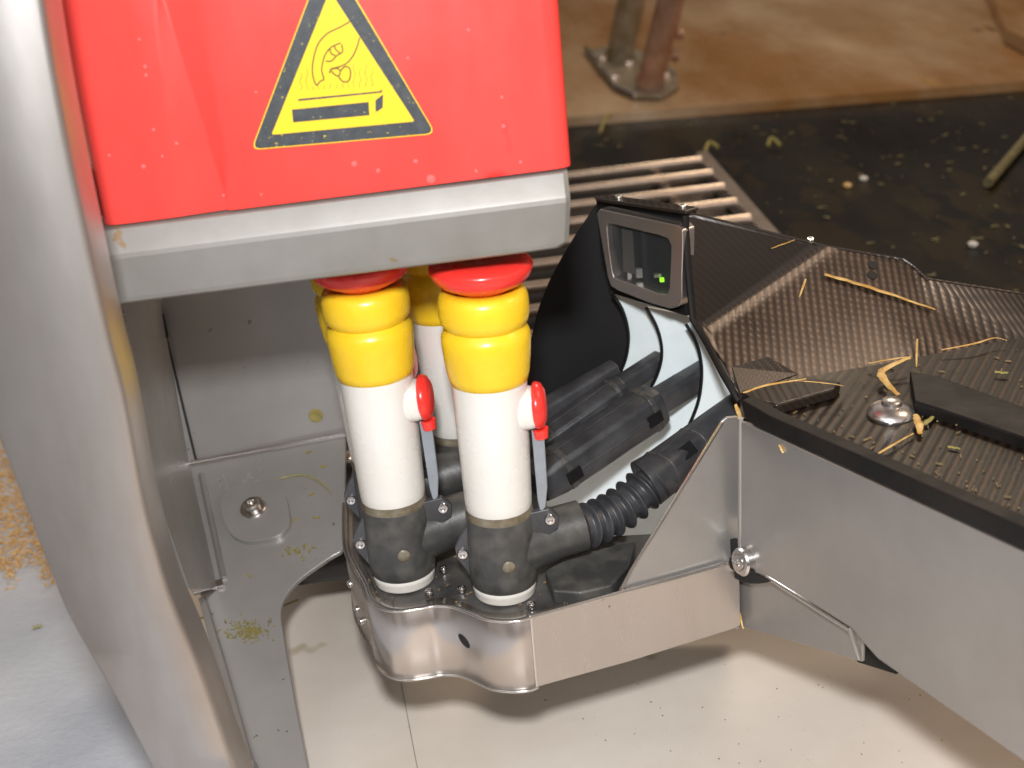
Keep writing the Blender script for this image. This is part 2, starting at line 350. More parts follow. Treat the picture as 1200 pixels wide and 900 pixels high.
# black border: ring between two rounded triangles
oa = stk(rtri([(295.8, 174.7), (509.2, 156), (383, -56.5)], 11), .0003); ia = stk(rtri([(318, 158), (486, 142.3), (386.5, -11)], 3), .0003)
bm = NB(); a = [bm.verts.new(p) for p in oa]; b = [bm.verts.new(p) for p in ia]
for k in range(len(a)): k2 = (k+1) % len(a); bm.faces.new((a[k], a[k2], b[k2], b[k]))
obj('sticker_border', bm, 'sticker_k', st)
bm = NB()
for P in ([(342, 128.5), (432, 119.5), (433, 135), (343.5, 143.5)], [(440, 117.5), (449, 110.5), (448.5, 126), (440, 132.5)], [(350, 116), (444, 107), (449, 104.5), (447, 108.5), (349, 118.5)]):
    prism(bm, stk(P, .0003), (0, .0002, 0))
obj('hot_block_mark', bm, 'sticker_k', st)
def zs(x, y): return (280+x*260/1200, y*195/900)
def stroke(bm, pts, w):
    pts = cm2(pts, 5)
    for (x0, y0), (x1, y1) in zip(pts, pts[1:]):
        d = V((x1-x0, y1-y0, 0)); 
        if d.length < 1e-6: continue
        n = V((-d.y, d.x, 0)).normalized()*w/2; d = d.normalized()*w*.15
        q = [(x0-d.x+n.x, y0-d.y+n.y), (x1+d.x+n.x, y1+d.y+n.y), (x1+d.x-n.x, y1+d.y-n.y), (x0-d.x-n.x, y0-d.y-n.y)]
        sheet(bm, stk(q, .0003+random.random()*.00004))
bm = NB()
for s in ([(598, 118), (545, 148), (480, 180), (430, 235), (405, 310), (397, 380), (405, 430), (420, 460), (440, 440), (462, 430)],
          [(652, 205), (640, 250), (618, 300), (585, 340), (540, 362), (500, 372), (490, 395)],
          [(550, 232), (500, 255), (470, 290), (455, 330), (448, 380), (460, 425)],
          [(555, 240), (560, 280), (530, 300), (500, 330), (470, 330)],
          [(490, 260), (500, 290), (520, 300)], [(515, 245), (525, 270), (545, 285)],
          [(500, 375), (530, 370), (548, 385), (540, 410), (520, 405), (500, 385)],
          [(548, 385), (575, 360), (600, 372), (603, 410), (590, 440), (560, 440), (540, 415)]):
    stroke(bm, [zs(*p) for p in s], 1.8)
obj('hand_mark', bm, 'sticker_o', st)
bm = NB()
for i in range(13):
    x = 335+i*32; top = 370+abs(i-6)*4-(25 if i % 2 else 0); s = [(x+6*math.sin(k*1.9+i), 488-(488-top)*k/5-i*1.5) for k in range(6)]
    if 395 < x < 620: s = [q for q in s if q[1] > 448-i*1.0]
    if len(s) > 1: stroke(bm, [zs(*p) for p in s], .55)
obj('steam_mark', bm, 'sticker_o', st)
# water beads on the red cover
bm = NB()
for x, y, r in [(168, 195, 4.2), (128, 182, 2.6), (190, 183, 2.4), (170, 78, 3.2), (163, 46, 2.6), (300, 108, 2.3), (306, 228, 2.5), (262, 229, 2.8), (180, 152, 3), (171, 88, 3), (207, 168, 3),
                (415, 192, 5), (443, 200, 4), (487, 189, 4), (590, 148, 4), (588, 114, 3), (549, 35, 3), (505, 210, 8), (478, 68, 2.5), (610, 190, 3), (558, 200, 3)]:
    p = aty(x, y, YB-.0002); rr = r/1667*.84*.75
    lathe(bm, [(rr, 0), (rr*.85, rr*.3), (rr*.5, rr*.5), (0, rr*.58)], p, (0, -1, 0), 14)
obj('water_beads', bm, 'water', rh)['kind'] = 'stuff'
# ================================================================ LEFT POST
YP = .74
Lp = cm2([(-120, -60), (-105, 60), (-80, 200), (-50, 340), (-22, 450), (0, 522), (30, 600), (57, 670), (83, 731), (133, 817), (175, 896), (200, 940)], 5)
Rp = cm2([(42, -60), (60, 60), (84, 190), (107, 300), (128, 395), (147, 470), (167, 580), (183, 645), (201, 705), (233, 782), (267, 880), (290, 940)], 5)
bm = NB(); ring = []
nL = len(Lp)
sec = []
for (lx, ly), (rx, ry) in zip(Lp, Rp):
    a = aty(lx, ly, YP); b = aty(rx, ry, YP); w = (b-a); n = V((0, 1, 0))
    prof = [(0, .034), (0, .006), (.01, .002), (.04, 0), (.5, -.0015), (.95, 0), (.985, .002), (1, .006), (1, .034)]
    sec.append([bm.verts.new(a+w*t+n*d) for t, d in prof])
for a, b in zip(sec, sec[1:]):
    n = len(a)
    for k in range(n): bm.faces.new((a[k], a[(k+1) % n], b[(k+1) % n], b[k]))
bm.faces.new(sec[0][::-1]); bm.faces.new(sec[-1]); bmesh.ops.recalc_face_normals(bm, faces=bm.faces)
tag(obj('steel_post', bm, 'steel_post', smooth=45), 'wide curved brushed steel post in the foreground left of the red housing', 'post')
# ================================================================ STEEL ENCLOSURE (left rear)
en = empty('steel_enclosure', aty(300, 540, 1.25), 'wet grey steel enclosure wall with bolted mounting plate behind the yellow capped cups', 'machine frame')
YW = 1.25
bm = NB(); prism(bm, [aty(*p, YW) for p in [(168, 300), (520, 290), (545, 488), (405, 512), (222, 545), (212, 547)]], (0, .004, 0)); obj('back_panel', bm, 'steel_wet', en)
bm = NB(); s0 = aty(192, 356, YW); s1 = aty(232, 543, YW)
# side wall comes forward from the back panel's left edge
a0 = aty(178, 300, YW-.01); a1 = aty(222, 545, YW-.01); a2 = aty(262, 690, 1.14)
f0 = aty(120, 300, .98); f1 = aty(150, 480, .98); f2 = aty(222, 690, .98)
prism(bm, [a0, a1, a2, f2, f1, f0], (-.004, .002, 0)); obj('side_panel', bm, 'steel_wet', en)
bm = NB(); sweep(bm, [aty(186, 358, YW-.003), aty(230, 541, YW-.003)], [.0012, .0012], 8); obj('panel_seam', bm, 'dark', en)
bm = NB(); prism(bm, [aty(*p, YW-.012) for p in [(177, 371), (191, 369), (197, 396), (184, 398)]], (0, .004, 0)); obj('slot_plug', bm, 'dark', en)
# mounting plate plane
MA = aty(222, 545, YW-.004); MB_ = aty(405, 511, YW-.004); MC = atz(345, 900, FZ+.025)
mn = (MB_-MA).cross(MC-MA).normalized()
if mn.y > 0: mn = -mn
def mp_(px, py, lift=0.): return onp(px, py, MA+mn*lift, mn)
edge = cm2([(404, 600), (403, 640), (384, 655), (352, 678), (335, 698), (329, 718), (333, 750), (345, 820), (357, 880), (366, 930)], 4)
bm = NB(); prism(bm, [mp_(*p) for p in [(222, 545), (405, 511)]+edge+[(300, 930), (262, 770), (232, 690), (226, 600)]], -mn*.005)
mpo = obj('mounting_plate', bm, 'steel_wet', en, bevel=.0015)
# folded flange strip along the plate's top edge
bm = NB(); sweep(bm, [mp_(224, 543, .002), mp_(405, 509, .002)], [.0035, .0035], 12); obj('fold_edge', bm, 'steel_bright', mpo)
# recessed channel left of boss
bm = NB(); sweep(bm, [mp_(*p, .001) for p in [(236, 556), (243, 590), (252, 630), (262, 678)]], [.003]*4, 10); obj('channel_rib', bm, 'steel', mpo)
bm = NB(); prism(bm, [mp_(*p, .004) for p in [(222, 688), (260, 677), (262, 686), (226, 696)]], -mn*.004); obj('channel_end', bm, 'steel_bright', mpo, bevel=.001)
bm = NB(); prism(bm, [mp_(*p, .006) for p in [(232, 700), (240, 697), (262, 770), (300, 905), (290, 908), (252, 778)]], -mn*.006); obj('edge_flange', bm, 'steel', mpo, bevel=.0015)
bm = NB(); prism(bm, [mp_(*p, .010) for p in [(280, 892), (298, 889), (300, 915), (284, 918)]], -mn*.01); obj('corner_lug', bm, 'steel', mpo, bevel=.001)
# raised pad with bolt
pad = cm2([(262, 574), (290, 567), (322, 572), (334, 580), (339, 602), (338, 616), (325, 628), (295, 634), (276, 630), (264, 615), (258, 592), (262, 574)], 4)
bm = NB(); prism(bm, [mp_(*p, .006) for p in pad[:-1]], -mn*.006); po = obj('raised_pad', bm, 'steel_wet', mpo, bevel=.004)
P = mp_(297, 595, .006); bm = NB()
lathe(bm, [(.0125, 0), (.0125, .001), (.0115, .002), (.008, .0022), (.0075, .002), (.0072, .0065), (.006, .0085), (.0034, .0088), (.003, .005), (0, .005)], P, mn, 32); obj('bolt', bm, 'steel_bright', po)
P = aty(370, 487, YW-.0008); bm = NB(); lathe(bm, [(.0068, 0), (.0066, .0008), (.0055, .001), (.004, .0006), (0, .0004)], P, (0, -1, .15), 24); obj('drain_hole', bm, M and 'crumb', en)
# water beads & puddle glints
bm = NB()
for i in range(70):
    x = random.gauss(285, 18); y = random.gauss(565, 14)
    if y > 580 and abs(x-297) < 25: continue
    p = mp_(x, y, .0001); rr = random.uniform(.0005, .0016); lathe(bm, [(rr, 0), (rr*.8, rr*.35), (0, rr*.6)], p, mn, 10)
for i in range(40):
    p = aty(random.uniform(240, 390), random.uniform(440, 520), YW-.0001); rr = random.uniform(.0004, .001); lathe(bm, [(rr, 0), (rr*.8, rr*.4), (0, rr*.6)], p, (0, -1, 0), 8)
obj('water_beads', bm, 'water', en)['kind'] = 'stuff'
# bits of chopped feed on the plate
bm = NB()
def bit(bm, P, n, L, w):
    x, y, d = frame(n); a = random.uniform(0, 6.3); q = x*math.cos(a)+y*math.sin(a); s = d.cross(q)
    pts = [P+q*L/2+s*w*.3, P+q*L*.1+s*w*.5, P-q*L/2+s*w*.2, P-q*L/2-s*w*.3, P+q*L/2-s*w*.4]; prism(bm, [p+d*.0012 for p in pts], -d*.0011)
for i in range(170):
    bit(bm, mp_(random.gauss(288, 13), random.gauss(740, 5.5), 0), mn, random.uniform(.001, .0035), .0009)
for i in range(26): bit(bm, mp_(random.gauss(352, 10), random.gauss(646, 4), 0), mn, random.uniform(.002, .0045), .0013)
for p in [(379, 547), (365, 580), (371, 607), (345, 610), (362, 530), (300, 530), (238, 724), (292, 675)]: bit(bm, mp_(*p, 0), mn, .006, .002)
o = obj('feed_crumbs', bm, 'crumb'); tag(o, 'green brown crumbs of feed stuck on the wet mounting plate', 'crumbs', kind='stuff')
bm = NB(); sweep(bm, catmull([mp_(*p, .0012) for p in [(328, 561), (345, 557), (360, 558), (376, 566), (388, 578)]], 5), [.0007]*21, 6)
tag(obj('grass_blade', bm, 'straw_g'), 'thin curved green grass blade stuck on the grey plate beside the bolt', 'grass blade')
# grain heap on the left floor
bm = NB()
def gr(bm, P, L, w):
    a = random.uniform(0, 6.3); q = V((math.cos(a), math.sin(a), random.uniform(-.4, .6))).normalized(); sweep(bm, [P-q*L, P, P+q*L], [w*.35, w, w*.3], 5)
for i in range(3400):
    x = random.uniform(-40, 66); y = random.uniform(500, 700)
    lim = 665+10*math.sin(x*.13)+random.gauss(0, 7)+x*.1
    if y > lim: continue
    P = atz(x, y, FZ+random.uniform(-.004, .002)); gr(bm, P, random.uniform(.0015, .004), random.uniform(.0006, .0014))
o = obj('feed_grain', bm, 'grain'); tag(o, 'spilled orange brown feed grain on the white floor at the left edge', 'feed grain', kind='stuff')
# ================================================================ CUP BRACKET
ZT, ZB = .21, .15
bk = empty('cup_bracket', (.0, .95, ZB), 'bent stainless steel bracket with wavy rim holding the milking cups', 'bracket')
top = [(402, 590), (402, 620), (404, 644), (412, 664), (423, 683), (431, 702), (447, 713), (468, 716), (492, 713), (508, 710), (529, 711), (545, 716), (567, 725), (588, 728), (609, 727), (622, 723)]
fp = [atz(*p, ZT) for p in top]; fp = [p for p in catmull(fp, 4)]
end = atz(845, 664, ZT); cor = V((.152, .931, ZT))
fpr = [fp[-1].lerp(cor, t/6) for t in range(1, 7)]
full = fp+fpr
def band(bm, path, z0, z1, th):
    n = len(path); rr = []
    for i, p in enumerate(path):
        d = (path[min(i+1, n-1)]-path[max(i-1, 0)]); d.z = 0; d.normalize(); nn = V((-d.y, d.x, 0))*th   # inward (+y-ish)
        o = V((p.x, p.y, 0)); rr.append([bm.verts.new(o+V((0, 0, z0))+nn*.3), bm.verts.new(o+V((0, 0, z0+.0012))), bm.verts.new(o+V((0, 0, z1-.0014))), bm.verts.new(o+V((0, 0, z1-.0003))+nn*.25), bm.verts.new(o+V((0, 0, z1))+nn*.75), bm.verts.new(o+V((0, 0, z1-.0012))+nn), bm.verts.new(o+V((0, 0, z0))+nn)])
    for a, b in zip(rr, rr[1:]):
        m = len(a)
        for k in range(m): bm.faces.new((a[k], b[k], b[(k+1) % m], a[(k+1) % m]))
    bm.faces.new(rr[0]); bm.faces.new(rr[-1][::-1]); bmesh.ops.recalc_face_normals(bm, faces=bm.faces)
bm = NB(); band(bm, fp, ZB-.001, ZT, .004); rim = obj('rim_band', bm, 'steel_band', bk, smooth=60)
for zz_ in (ZT-.0005, ZB):
    bm = NB(); sweep(bm, [V((p.x, p.y, zz_)) for p in fp], [.0013]*len(fp), 8); obj('bright_edge', bm, 'steel_bright', rim, smooth=80)
# right hand flat cheek of the bracket (a second plate, seam at the bend)
wn = V((-(cor-fp[-1]).y, (cor-fp[-1]).x, 0)).normalized()
P0 = fp[-1]-wn*.0008
def wp(px, py, lift=0.): return onp(px, py, P0-wn*lift, wn)
bm = NB(); prism(bm, [wp(*p) for p in [(620, 722), (727, 694), (836, 667), (866, 655), (868, 733), (858, 738), (740, 775), (628, 806)]], wn*.0035)
obj('cheek_plate', bm, 'steel_band', bk, bevel=.0012)
bm = NB(); sweep(bm, [wp(622, 723, -.001), wp(727, 694, -.001), wp(790, 678, -.001), wp(852, 660, -.001)], [.0016, .0016, .0018, .0022], 10); sweep(bm, [wp(622, 724, -.001), wp(629, 804, -.001)], [.0013]*2, 10); obj('bright_edge', bm, 'steel_bright', bk)
bm = NB(); prism(bm, [wp(*p, -.004) for p in [(726, 696), (738, 672), (790, 586), (846, 494), (852, 489), (866, 488), (870, 500), (868, 640), (858, 662), (790, 682)]], wn*.003)
gu = obj('gusset_plate', bm, 'steel', bk, bevel=.0012)
bm = NB(); sweep(bm, [wp(*p, -.004) for p in [(726, 694), (740, 668), (790, 586), (846, 495)]], [.0014]*4, 8); obj('bright_edge', bm, 'steel_bright', gu)
# platform
inn = [p+V((0, .004, -.006)) for p in fp]
plat = [V((p.x, p.y, ZT-.007)) for p in inn]+[V((q.x, q.y, ZT-.007))+wn*.004 for q in fpr[:-1]]+[V((.145, .99, ZT-.007)), V((.04, 1.0, ZT-.007)), V((-.01, 1.05, ZT-.007)), V((-.02, 1.22, ZT-.007)), V((-.15, 1.22, ZT-.007))]
bm = NB(); prism(bm, plat, (0, 0, -.004)); obj('platform', bm, 'platform', bk)
bm = NB(); fl = fp[8:]+[fp[-1].lerp(cor, .15)]
a = [bm.verts.new(V((p.x, p.y, ZT-.0065))+V((0, .003, 0))) for p in fp]; b = [bm.verts.new(V((p.x*.93-.004, p.y+.022, ZT-.0065))) for p in fp]
for k in range(len(a)-1): bm.faces.new((a[k], a[k+1], b[k+1], b[k]))
obj('inner_flange', bm, 'steel_band', bk, solid=.001)
for p in [(503, 695), (541, 691), (623, 710), (662, 702), (520, 668)]: screw('platform_screw', atz(*p, ZT-.005), (0, 0, 1), .0035, bk)
for p in [(411, 684), (419, 714), (424, 728)]:
    q = atz(p[0], p[1], .185); q = min(full, key=lambda f: abs(f.x-(-.137))); 
    P = V((-.137, 0, 0)); 
    pp = onp(*p, fp[14], (fp[18]-fp[12]).cross(V((0, 0, 1))).normalized()); screw('rim_screw', pp, (-.8, -.6, 0), .0032, bk)
# oval hole in the wavy rim
i0 = min(range(len(fp)), key=lambda i: (fp[i]-atz(540, 716, ZT)).length)
hd = (fp[i0+1]-fp[i0-1]).normalized(); hn = V((hd.y, -hd.x, 0)); hp = onp(544, 751, fp[i0], hn); bm = NB()
ov = [hp+hn*.0004+hd*(.0052*math.cos(R_(a)))+V((0, 0, -.0052*math.cos(R_(a))*.55+.0042*math.sin(R_(a)))) for a in range(0, 360, 20)]
prism(bm, ov, -hn*.0012); obj('oval_hole', bm, 'dark', rim)
# black blocks on the platform right of the cups
bm = NB(); prism(bm, [atz(*p, ZT+.004) for p in [(648, 692), (638, 668), (660, 655), (690, 646), (745, 632), (738, 662), (716, 686), (680, 694)]], (0, 0, -.012)); obj('hose_guide', bm, 'black_base', bk, bevel=.002)
# ================================================================ MILKING CUPS (local coordinates, base at origin)
def make_cup(label, disc=True):
    t = empty('milking_cup', (0, 0, 0), label, 'milking cup', 'milking cups standing on the bracket')
    bm = NB(); lathe(bm, [(0, .0005), (.0195, .0005), (.0225, .001), (.0233, .003), (.0233, .0055), (.0238, .0065), (.0238, .009), (.0228, .011), (0, .011)]); obj('bottom_ring', bm, 'white', t)
    bm = NB(); lathe(bm, [(0, .0102), (.0238, .0102), (.0250, .012), (.0256, .020), (.0256, .040), (.0250, .058), (.0246, .066), (.0240, .0675), (0, .0675)])
    # branch stub to the right and slightly back
    d = V((1, .22, .12)).normalized()
    sweep(bm, [V((0, 0, .037)), V((.018, .004, .037)), V((.040, .010, .041)), V((.061, .0145, .0435))], [.0235, .021, .0195, .0190], 36)
    base = obj('claw_base', bm, 'black_base', t, smooth=45)
    bm = NB(); sweep(bm, [V((.0612, .0146, .0435)), V((.0606, .0144, .0434))], [.0150, .0150], 30); obj('stub_bore', bm, 'dark', base)
    # seam flange with lugs
    bm = NB(); prism(bm, [V(p) for p in [(-.0345, -.006, .043), (-.030, -.006, .052), (-.020, -.006, .066), (-.010, -.006, .070), (-.010, -.006, .012), (-.018, -.006, .010), (-.026, -.006, .020), (-.0335, -.006, .033)]], (0, .004, 0))
    prism(bm, [V(p) for p in [(.018, -.009, .068), (.036, -.009, .071), (.043, -.009, .064), (.042, -.009, .054), (.03, -.009, .046), (.02, -.009, .05)]], (0, .006, 0))
    obj('seam_flange', bm, 'black_plastic', base, bevel=.0012)
    for P in [(-.0290, -.0065, .0385), (.0365, -.0095, .0630)]: screw('flange_screw', P, (0, -1, .1), .0040, base)
    bm = NB(); lathe(bm, [(.0047, -.0003), (.0047, .001), (.0035, .0018), (0, .002)], (.004, -.0256, .035), (0.15, -1, 0), 20); obj('moulded_boss', bm, 'grime', base)
    bm = NB(); lathe(bm, [(0, .066), (.0243, .066), (.0248, .0675), (.0246, .0695), (.0240, .0705), (.0240, .0735), (0, .0735)]); obj('grimy_ring', bm, 'grime', t)
    bm = NB(); lathe(bm, [(0, .072), (.0236, .072), (.0242, .0735), (.0246, .080), (.0262, .145), (.0268, .173), (0, .175)])
    sh = obj('cup_shell', bm, 'white', t)
    bm = NB(); sweep(bm, [V((.010, -.004, .150)), V((.026, -.004, .150)), V((.0305, -.004, .150))], [.0155, .0148, .0140], 32, sq=.5); obj('button_boss', bm, 'white', sh, bevel=.001)
    bm = NB(); lathe(bm, [(0, 0), (.0150, 0), (.0168, .001), (.0172, .003), (.0160, .0062), (.0110, .0088), (.005, .0095), (0, .0096)], (.0298, -.004, .151), (1, -.1, .05), 36)
    sweep(bm, [V((.0335, -.006, .134)), V((.0340, -.006, .127))], [.0058, .005], 16)
    rb_ = obj('red_cap', bm, 'red_plastic', t, smooth=50)
    bm = NB(); prism(bm, [V(p) for p in [(.0272, -.008, .134), (.0362, -.008, .134), (.0362, -.008, .088), (.0340, -.008, .072), (.0300, -.008, .066), (.0285, -.008, .075)]], (0, .005, 0)); obj('lever', bm, 'lever', t, bevel=.001)
    prof = [(0, .1715), (.0262, .1715), (.0276, .1725), (.0290, .178), (.0305, .190), (.0313, .201), (.0312, .2065), (.0300, .2095), (.0282, .2115)]
    prof += [(.0262+.0050*math.sin(R_(a))+.001, .228-.0165*math.cos(R_(a))) for a in range(10, 171, 16)]
    prof2 = [(.0280, .2118), (.0272, .2128), (.0282, .2140), (.0302, .2160), (.0314, .2205), (.0317, .2270), (.0312, .2335), (.0296, .2375), (.0262, .2392), (.0200, .2392), (.0165, .2375), (0, .2375)]
    bm = NB(); lathe(bm, prof[:9]+prof2); obj('yellow_sleeve', bm, 'yellow', t, smooth=60)
    if disc:
        bm = NB(); lathe(bm, [(0, .237), (.0180, .238), (.0220, .2410), (.0290, .2445), (.0335, .2485), (.0356, .2535), (.0360, .2560), (.0350, .2580), (.0310, .2605), (.0200, .2620), (.0130, .2605), (0, .2600)]); obj('red_mouthpiece', bm, 'red_plastic', t, smooth=60)
    return t
def dup(root, label):
    r = root.copy(); COL.objects.link(r); r['label'] = label
    for ch in [o for o in bpy.data.objects if o.parent == root]:
        c = ch.copy(); COL.objects.link(c); c.parent = r
        for g_ in [o for o in bpy.data.objects if o.parent == ch]:
            e = g_.copy(); COL.objects.link(e); e.parent = c
    return r
cupR = make_cup('front right milking cup, white with yellow sleeve and bright red mouthpiece, nearest the bellows hose')
cupL = dup(cupR, 'front left milking cup, white with yellow sleeve, its red mouthpiece shaded by the steel skirt')
cupM = dup(cupR, 'rear milking cup half hidden between the two front cups')
cupB = dup(cupR, 'rear milking cup almost hidden behind the front left cup')
for c in (cupM, cupB):      # the rear pair shows no red mouthpiece
    for ch in [o for o in bpy.data.objects if o.parent == c and o.name.startswith('red_mouth')]: bpy.data.objects.remove(ch)
def place(c, base, topp, z=ZT-.0065, h=.24, rz=0.):
    b = atz(*base, z); d0 = (b-CP)
    # tilt the axis sideways so the top lands on the measured pixel, staying in the plane y = const
    q = b+V((0, 0, h)); best = aty(*topp, b.y); ang = math.atan2(best.x-b.x, best.z-b.z)
    c.matrix_world = Matrix.Translation(b) @ Matrix.Rotation(ang, 4, 'Y') @ Matrix.Rotation(rz, 4, 'Z'); return b
bR = place(cupR, (592, 693), (566, 350))
bL = place(cupL, (475, 679), (428, 352))
bM = place(cupM, (552, 592), (511, 302))
bB = place(cupB, (462, 625), (413, 330))
print('cups', bR, bL, bM, bB)
# ================================================================ ROBOT ARM
ar = empty('robot_arm', (.2, .95, ZB), 'grey steel robot arm with dark carbon cover and framed sensor window at its head', 'robot arm')
c0 = V((.153, .932, 0)); dR = (atz(1200, 893, ZB)-atz(1027, 772, ZB)); dR.z = 0; dR.normalize(); an = V((dR.y, -dR.x, 0))
if an.y > 0: an = -an
def ap(px, py, lift=0.): return onp(px, py, c0+an*lift, an)
bm = NB(); prism(bm, [ap(*p) for p in [(868, 494), (882, 499), (1200, 645), (1320, 700), (1320, 985), (1200, 893), (1028, 772), (1010, 752), (998, 737), (906, 679), (884, 672), (868, 662)]], -an*.004)
obj('side_panel', bm, 'steel', ar, bevel=.0015)
bm = NB(); sweep(bm, [ap(*p, -.002) for p in [(900, 675), (950, 706), (997, 737), (1008, 773)]], [.0025, .003, .0025, .0015], 10); obj('bent_edge', bm, 'steel_bright', ar)
bm = NB(); prism(bm, [ap(*p, -.008) for p in [(862, 640), (912, 660), (1012, 735), (1010, 776), (930, 752), (880, 738), (862, 734)]], -an*.003); obj('lower_tab', bm, 'steel', ar, bevel=.001)
bm = NB(); prism(bm, [ap(*p, -.02) for p in [(985, 735), (1040, 760), (1050, 790), (1005, 776)]], -an*.01); obj('inner_channel', bm, 'dark', ar)
# far side and underside so that the arm is a closed box
fo = -an*.20
q0 = ap(868, 500); q1 = ap(1320, 705); 
bm = NB(); A = ap(870, 500, -.006); B = ap(1320, 705, -.006); 
zA = ap(870, 735).z
for P, Q in ((A, B),):
    prism(bm, [V((P.x, P.y, .24)), V((Q.x, Q.y, .24)), V((Q.x, Q.y, .24))-an*.16, V((P.x, P.y, .24))-an*.16], (0, 0, -.004))
obj('under_panel', bm, 'steel', ar)
# vertical corner strip between gusset and side panel
bm = NB(); sweep(bm, [ap(868, 490, -.001), ap(868, 640, -.001)], [.0022]*2, 10); sweep(bm, [ap(862, 682, -.004), ap(862, 734, -.004)], [.0035]*2, 12); obj('corner_fold', bm, 'steel', ar, smooth=60)
# pivot bolt in its dark cut-out
bm = NB(); prism(bm, [ap(*p, .0012) for p in cm2([(834, 660), (838, 645), (850, 635), (862, 632), (868, 650), (884, 672), (903, 681), (880, 684), (858, 676), (846, 664)], 3)], -an*.002); obj('pivot_slot', bm, 'dark', ar)
bm = NB(); nrm = (an+V((-.2, -.1, .15))).normalized(); P = ap(871, 658, .004)
lathe(bm, [(0, -.006), (.0105, -.006), (.0108, .002), (.0095, .0036), (.0072, .0040), (.0068, .0030), (.0062, .0030), (.0058, .0050), (.0030, .0052), (.0026, .0030), (0, .0030)], P, nrm, 32); pb = obj('pivot_bolt', bm, 'steel_bright', ar)
bm = NB(); sweep(bm, [ap(830, 669, .002), ap(862, 660, .003)], [.0045, .006], 14); obj('pivot_sleeve', bm, 'steel_bright', ar)
# black edge band on top of the side panel
bm = NB(); prism(bm, [ap(*p, .0025) for p in [(868, 468), (900, 487), (1200, 618), (1320, 672), (1320, 703), (1200, 647), (990, 549), (884, 500), (872, 490)]], -an*.012)
obj('edge_band', bm, 'tray', ar, bevel=.0015)
ztr = ap(870, 478).z; print('tray z', ztr, ap(1200, 630).z)
# tray floor + ledge + beam
zf = .318; T = lambda x, y, z=zf: atz(x, y, z)
bm = NB(); prism(bm, [T(868, 488), T(1200, 628), T(1330, 690), T(1330, 372), T(1200, 395), T(1040, 425), T(866, 455)], (0, 0, -.004)); obj('tray_floor', bm, 'carbon_t', ar)
bm = NB(); zl = zf+.009; prism(bm, [T(*p, zl) for p in [(868, 457), (945, 442), (985, 446), (978, 455), (910, 474), (880, 468)]], (0, 0, -.009)); obj('ledge', bm, 'carbon_f', ar, bevel=.002)
bm = NB(); prism(bm, [T(*p, zl) for p in [(1066, 434), (1100, 440), (1200, 476), (1330, 525), (1330, 560), (1200, 512), (1105, 480), (1072, 470)]], (0, 0, -.016)); obj('raised_beam', bm, 'tray', ar, bevel=.002)
bm = NB(); prism(bm, [T(*p, zl-.006) for p in [(1140, 520), (1210, 545), (1330, 600), (1330, 640), (1200, 600), (1120, 560)]], (0, 0, -.01)); 
# domed washer
bm = NB(); P = T(1044, 483, zf+.002); lathe(bm, [(0, -.002), (.0170, -.002), (.0172, 0), (.0155, .003), (.0110, .0055), (.0075, .0065), (.0070, .0095), (.0055, .0105), (0, .0108)], P, (0.05, -.05, 1), 28); obj('domed_washer', bm, 'bezel', ar)
# carbon cover shell
S = lambda x, y, Y: aty(x, y, Y)
v = {}
def sv(bm, k, *a):
    if k not in v: v[k] = bm.verts.new(S(*a))
    return v[k]
aP = S(803, 249, 1.065); qP = S(812, 374, 1.05); cP = S(968, 289, 1.15); lP = S(1040, 427, 1.045)
nU = (cP-aP).cross(qP-aP).normalized(); U_ = lambda x, y: onp(x, y, aP, nU)
pP = U_(830, 380); nS = (cP-pP).cross(lP-pP).normalized(); S_ = lambda x, y: onp(x, y, pP, nS)
dP, eP, fP, mP, nP, oP, sP, kP = [S_(*q) for q in ((1058, 304), (1072, 313), (1086, 327), (955, 445), (867, 463), (850, 425), (1085, 385), (1090, 416))]
gP = S(1200, 345, fP.y+.01); hP = S(1330, 372, fP.y+.02); jP = S(1200, 397, kP.y-.01); iP = S(1330, 420, kP.y-.02)
fdir = (cP-pP).normalized(); uo = (aP-pP); uo = (uo-uo.dot(fdir)*fdir).normalized(); so = (lP-pP); so = (so-so.dot(fdir)*fdir).normalized(); w0, w1 = .011, .017
def frow(P, A, B, wa_, wb_): return [P+(A-P).normalized()*wa_*(1-t)**2+(B-P).normalized()*wb_*t*t for t in [k/8 for k in range(9)]]
bm = NB(); vv = lambda P: bm.verts.new(P)
R0 = [vv(q) for q in frow(pP, qP, oP, .009, .013)]; R1 = [vv(q) for q in frow(cP, aP, dP, .022, .022)]
a_, q_ = vv(aP), vv(qP); d_, e_, f_, m_, n_, o_, s_, k_v, l_, g_, h_, j_, i_ = [vv(P) for P in (dP, eP, fP, mP, nP, oP, sP, kP, lP, gP, hP, jP, iP)]
def tri(*vs_, mi=0):
    f = bm.faces.new(vs_); f.material_index = mi
    if len(vs_) > 4: [setattr(t, 'material_index', mi) for t in bmesh.ops.triangulate(bm, faces=[f])['faces']]
tri(a_, R1[0], R0[0], q_, mi=1)
for k in range(8): tri(R0[k], R1[k], R1[k+1], R0[k+1], mi=1 if k < 4 else 0)
tri(R0[8], R1[8], d_, e_, f_, s_, k_v, l_, m_, n_, o_)
tri(f_, g_, j_, k_v, s_); tri(g_, h_, i_, j_)
tri(q_, R0[0], R0[1], R0[2], R0[3], R0[4], R0[5], R0[6], R0[7], R0[8], o_)
bm.normal_update()
for f in bm.faces:
    if f.normal.dot(CP-f.calc_center_median()) < 0: f.normal_flip()
pts = dict(a=aP, c=cP, d=dP, e=eP, f=fP, g=gP, h=hP)
cs = obj('carbon_cover', bm, ['carbon_s', 'carbon_f'], ar, solid=.003, smooth=40, off=-1)
wm = cs.modifiers.new('wn', 'WEIGHTED_NORMAL'); wm.keep_sharp = True; wm.weight = 90
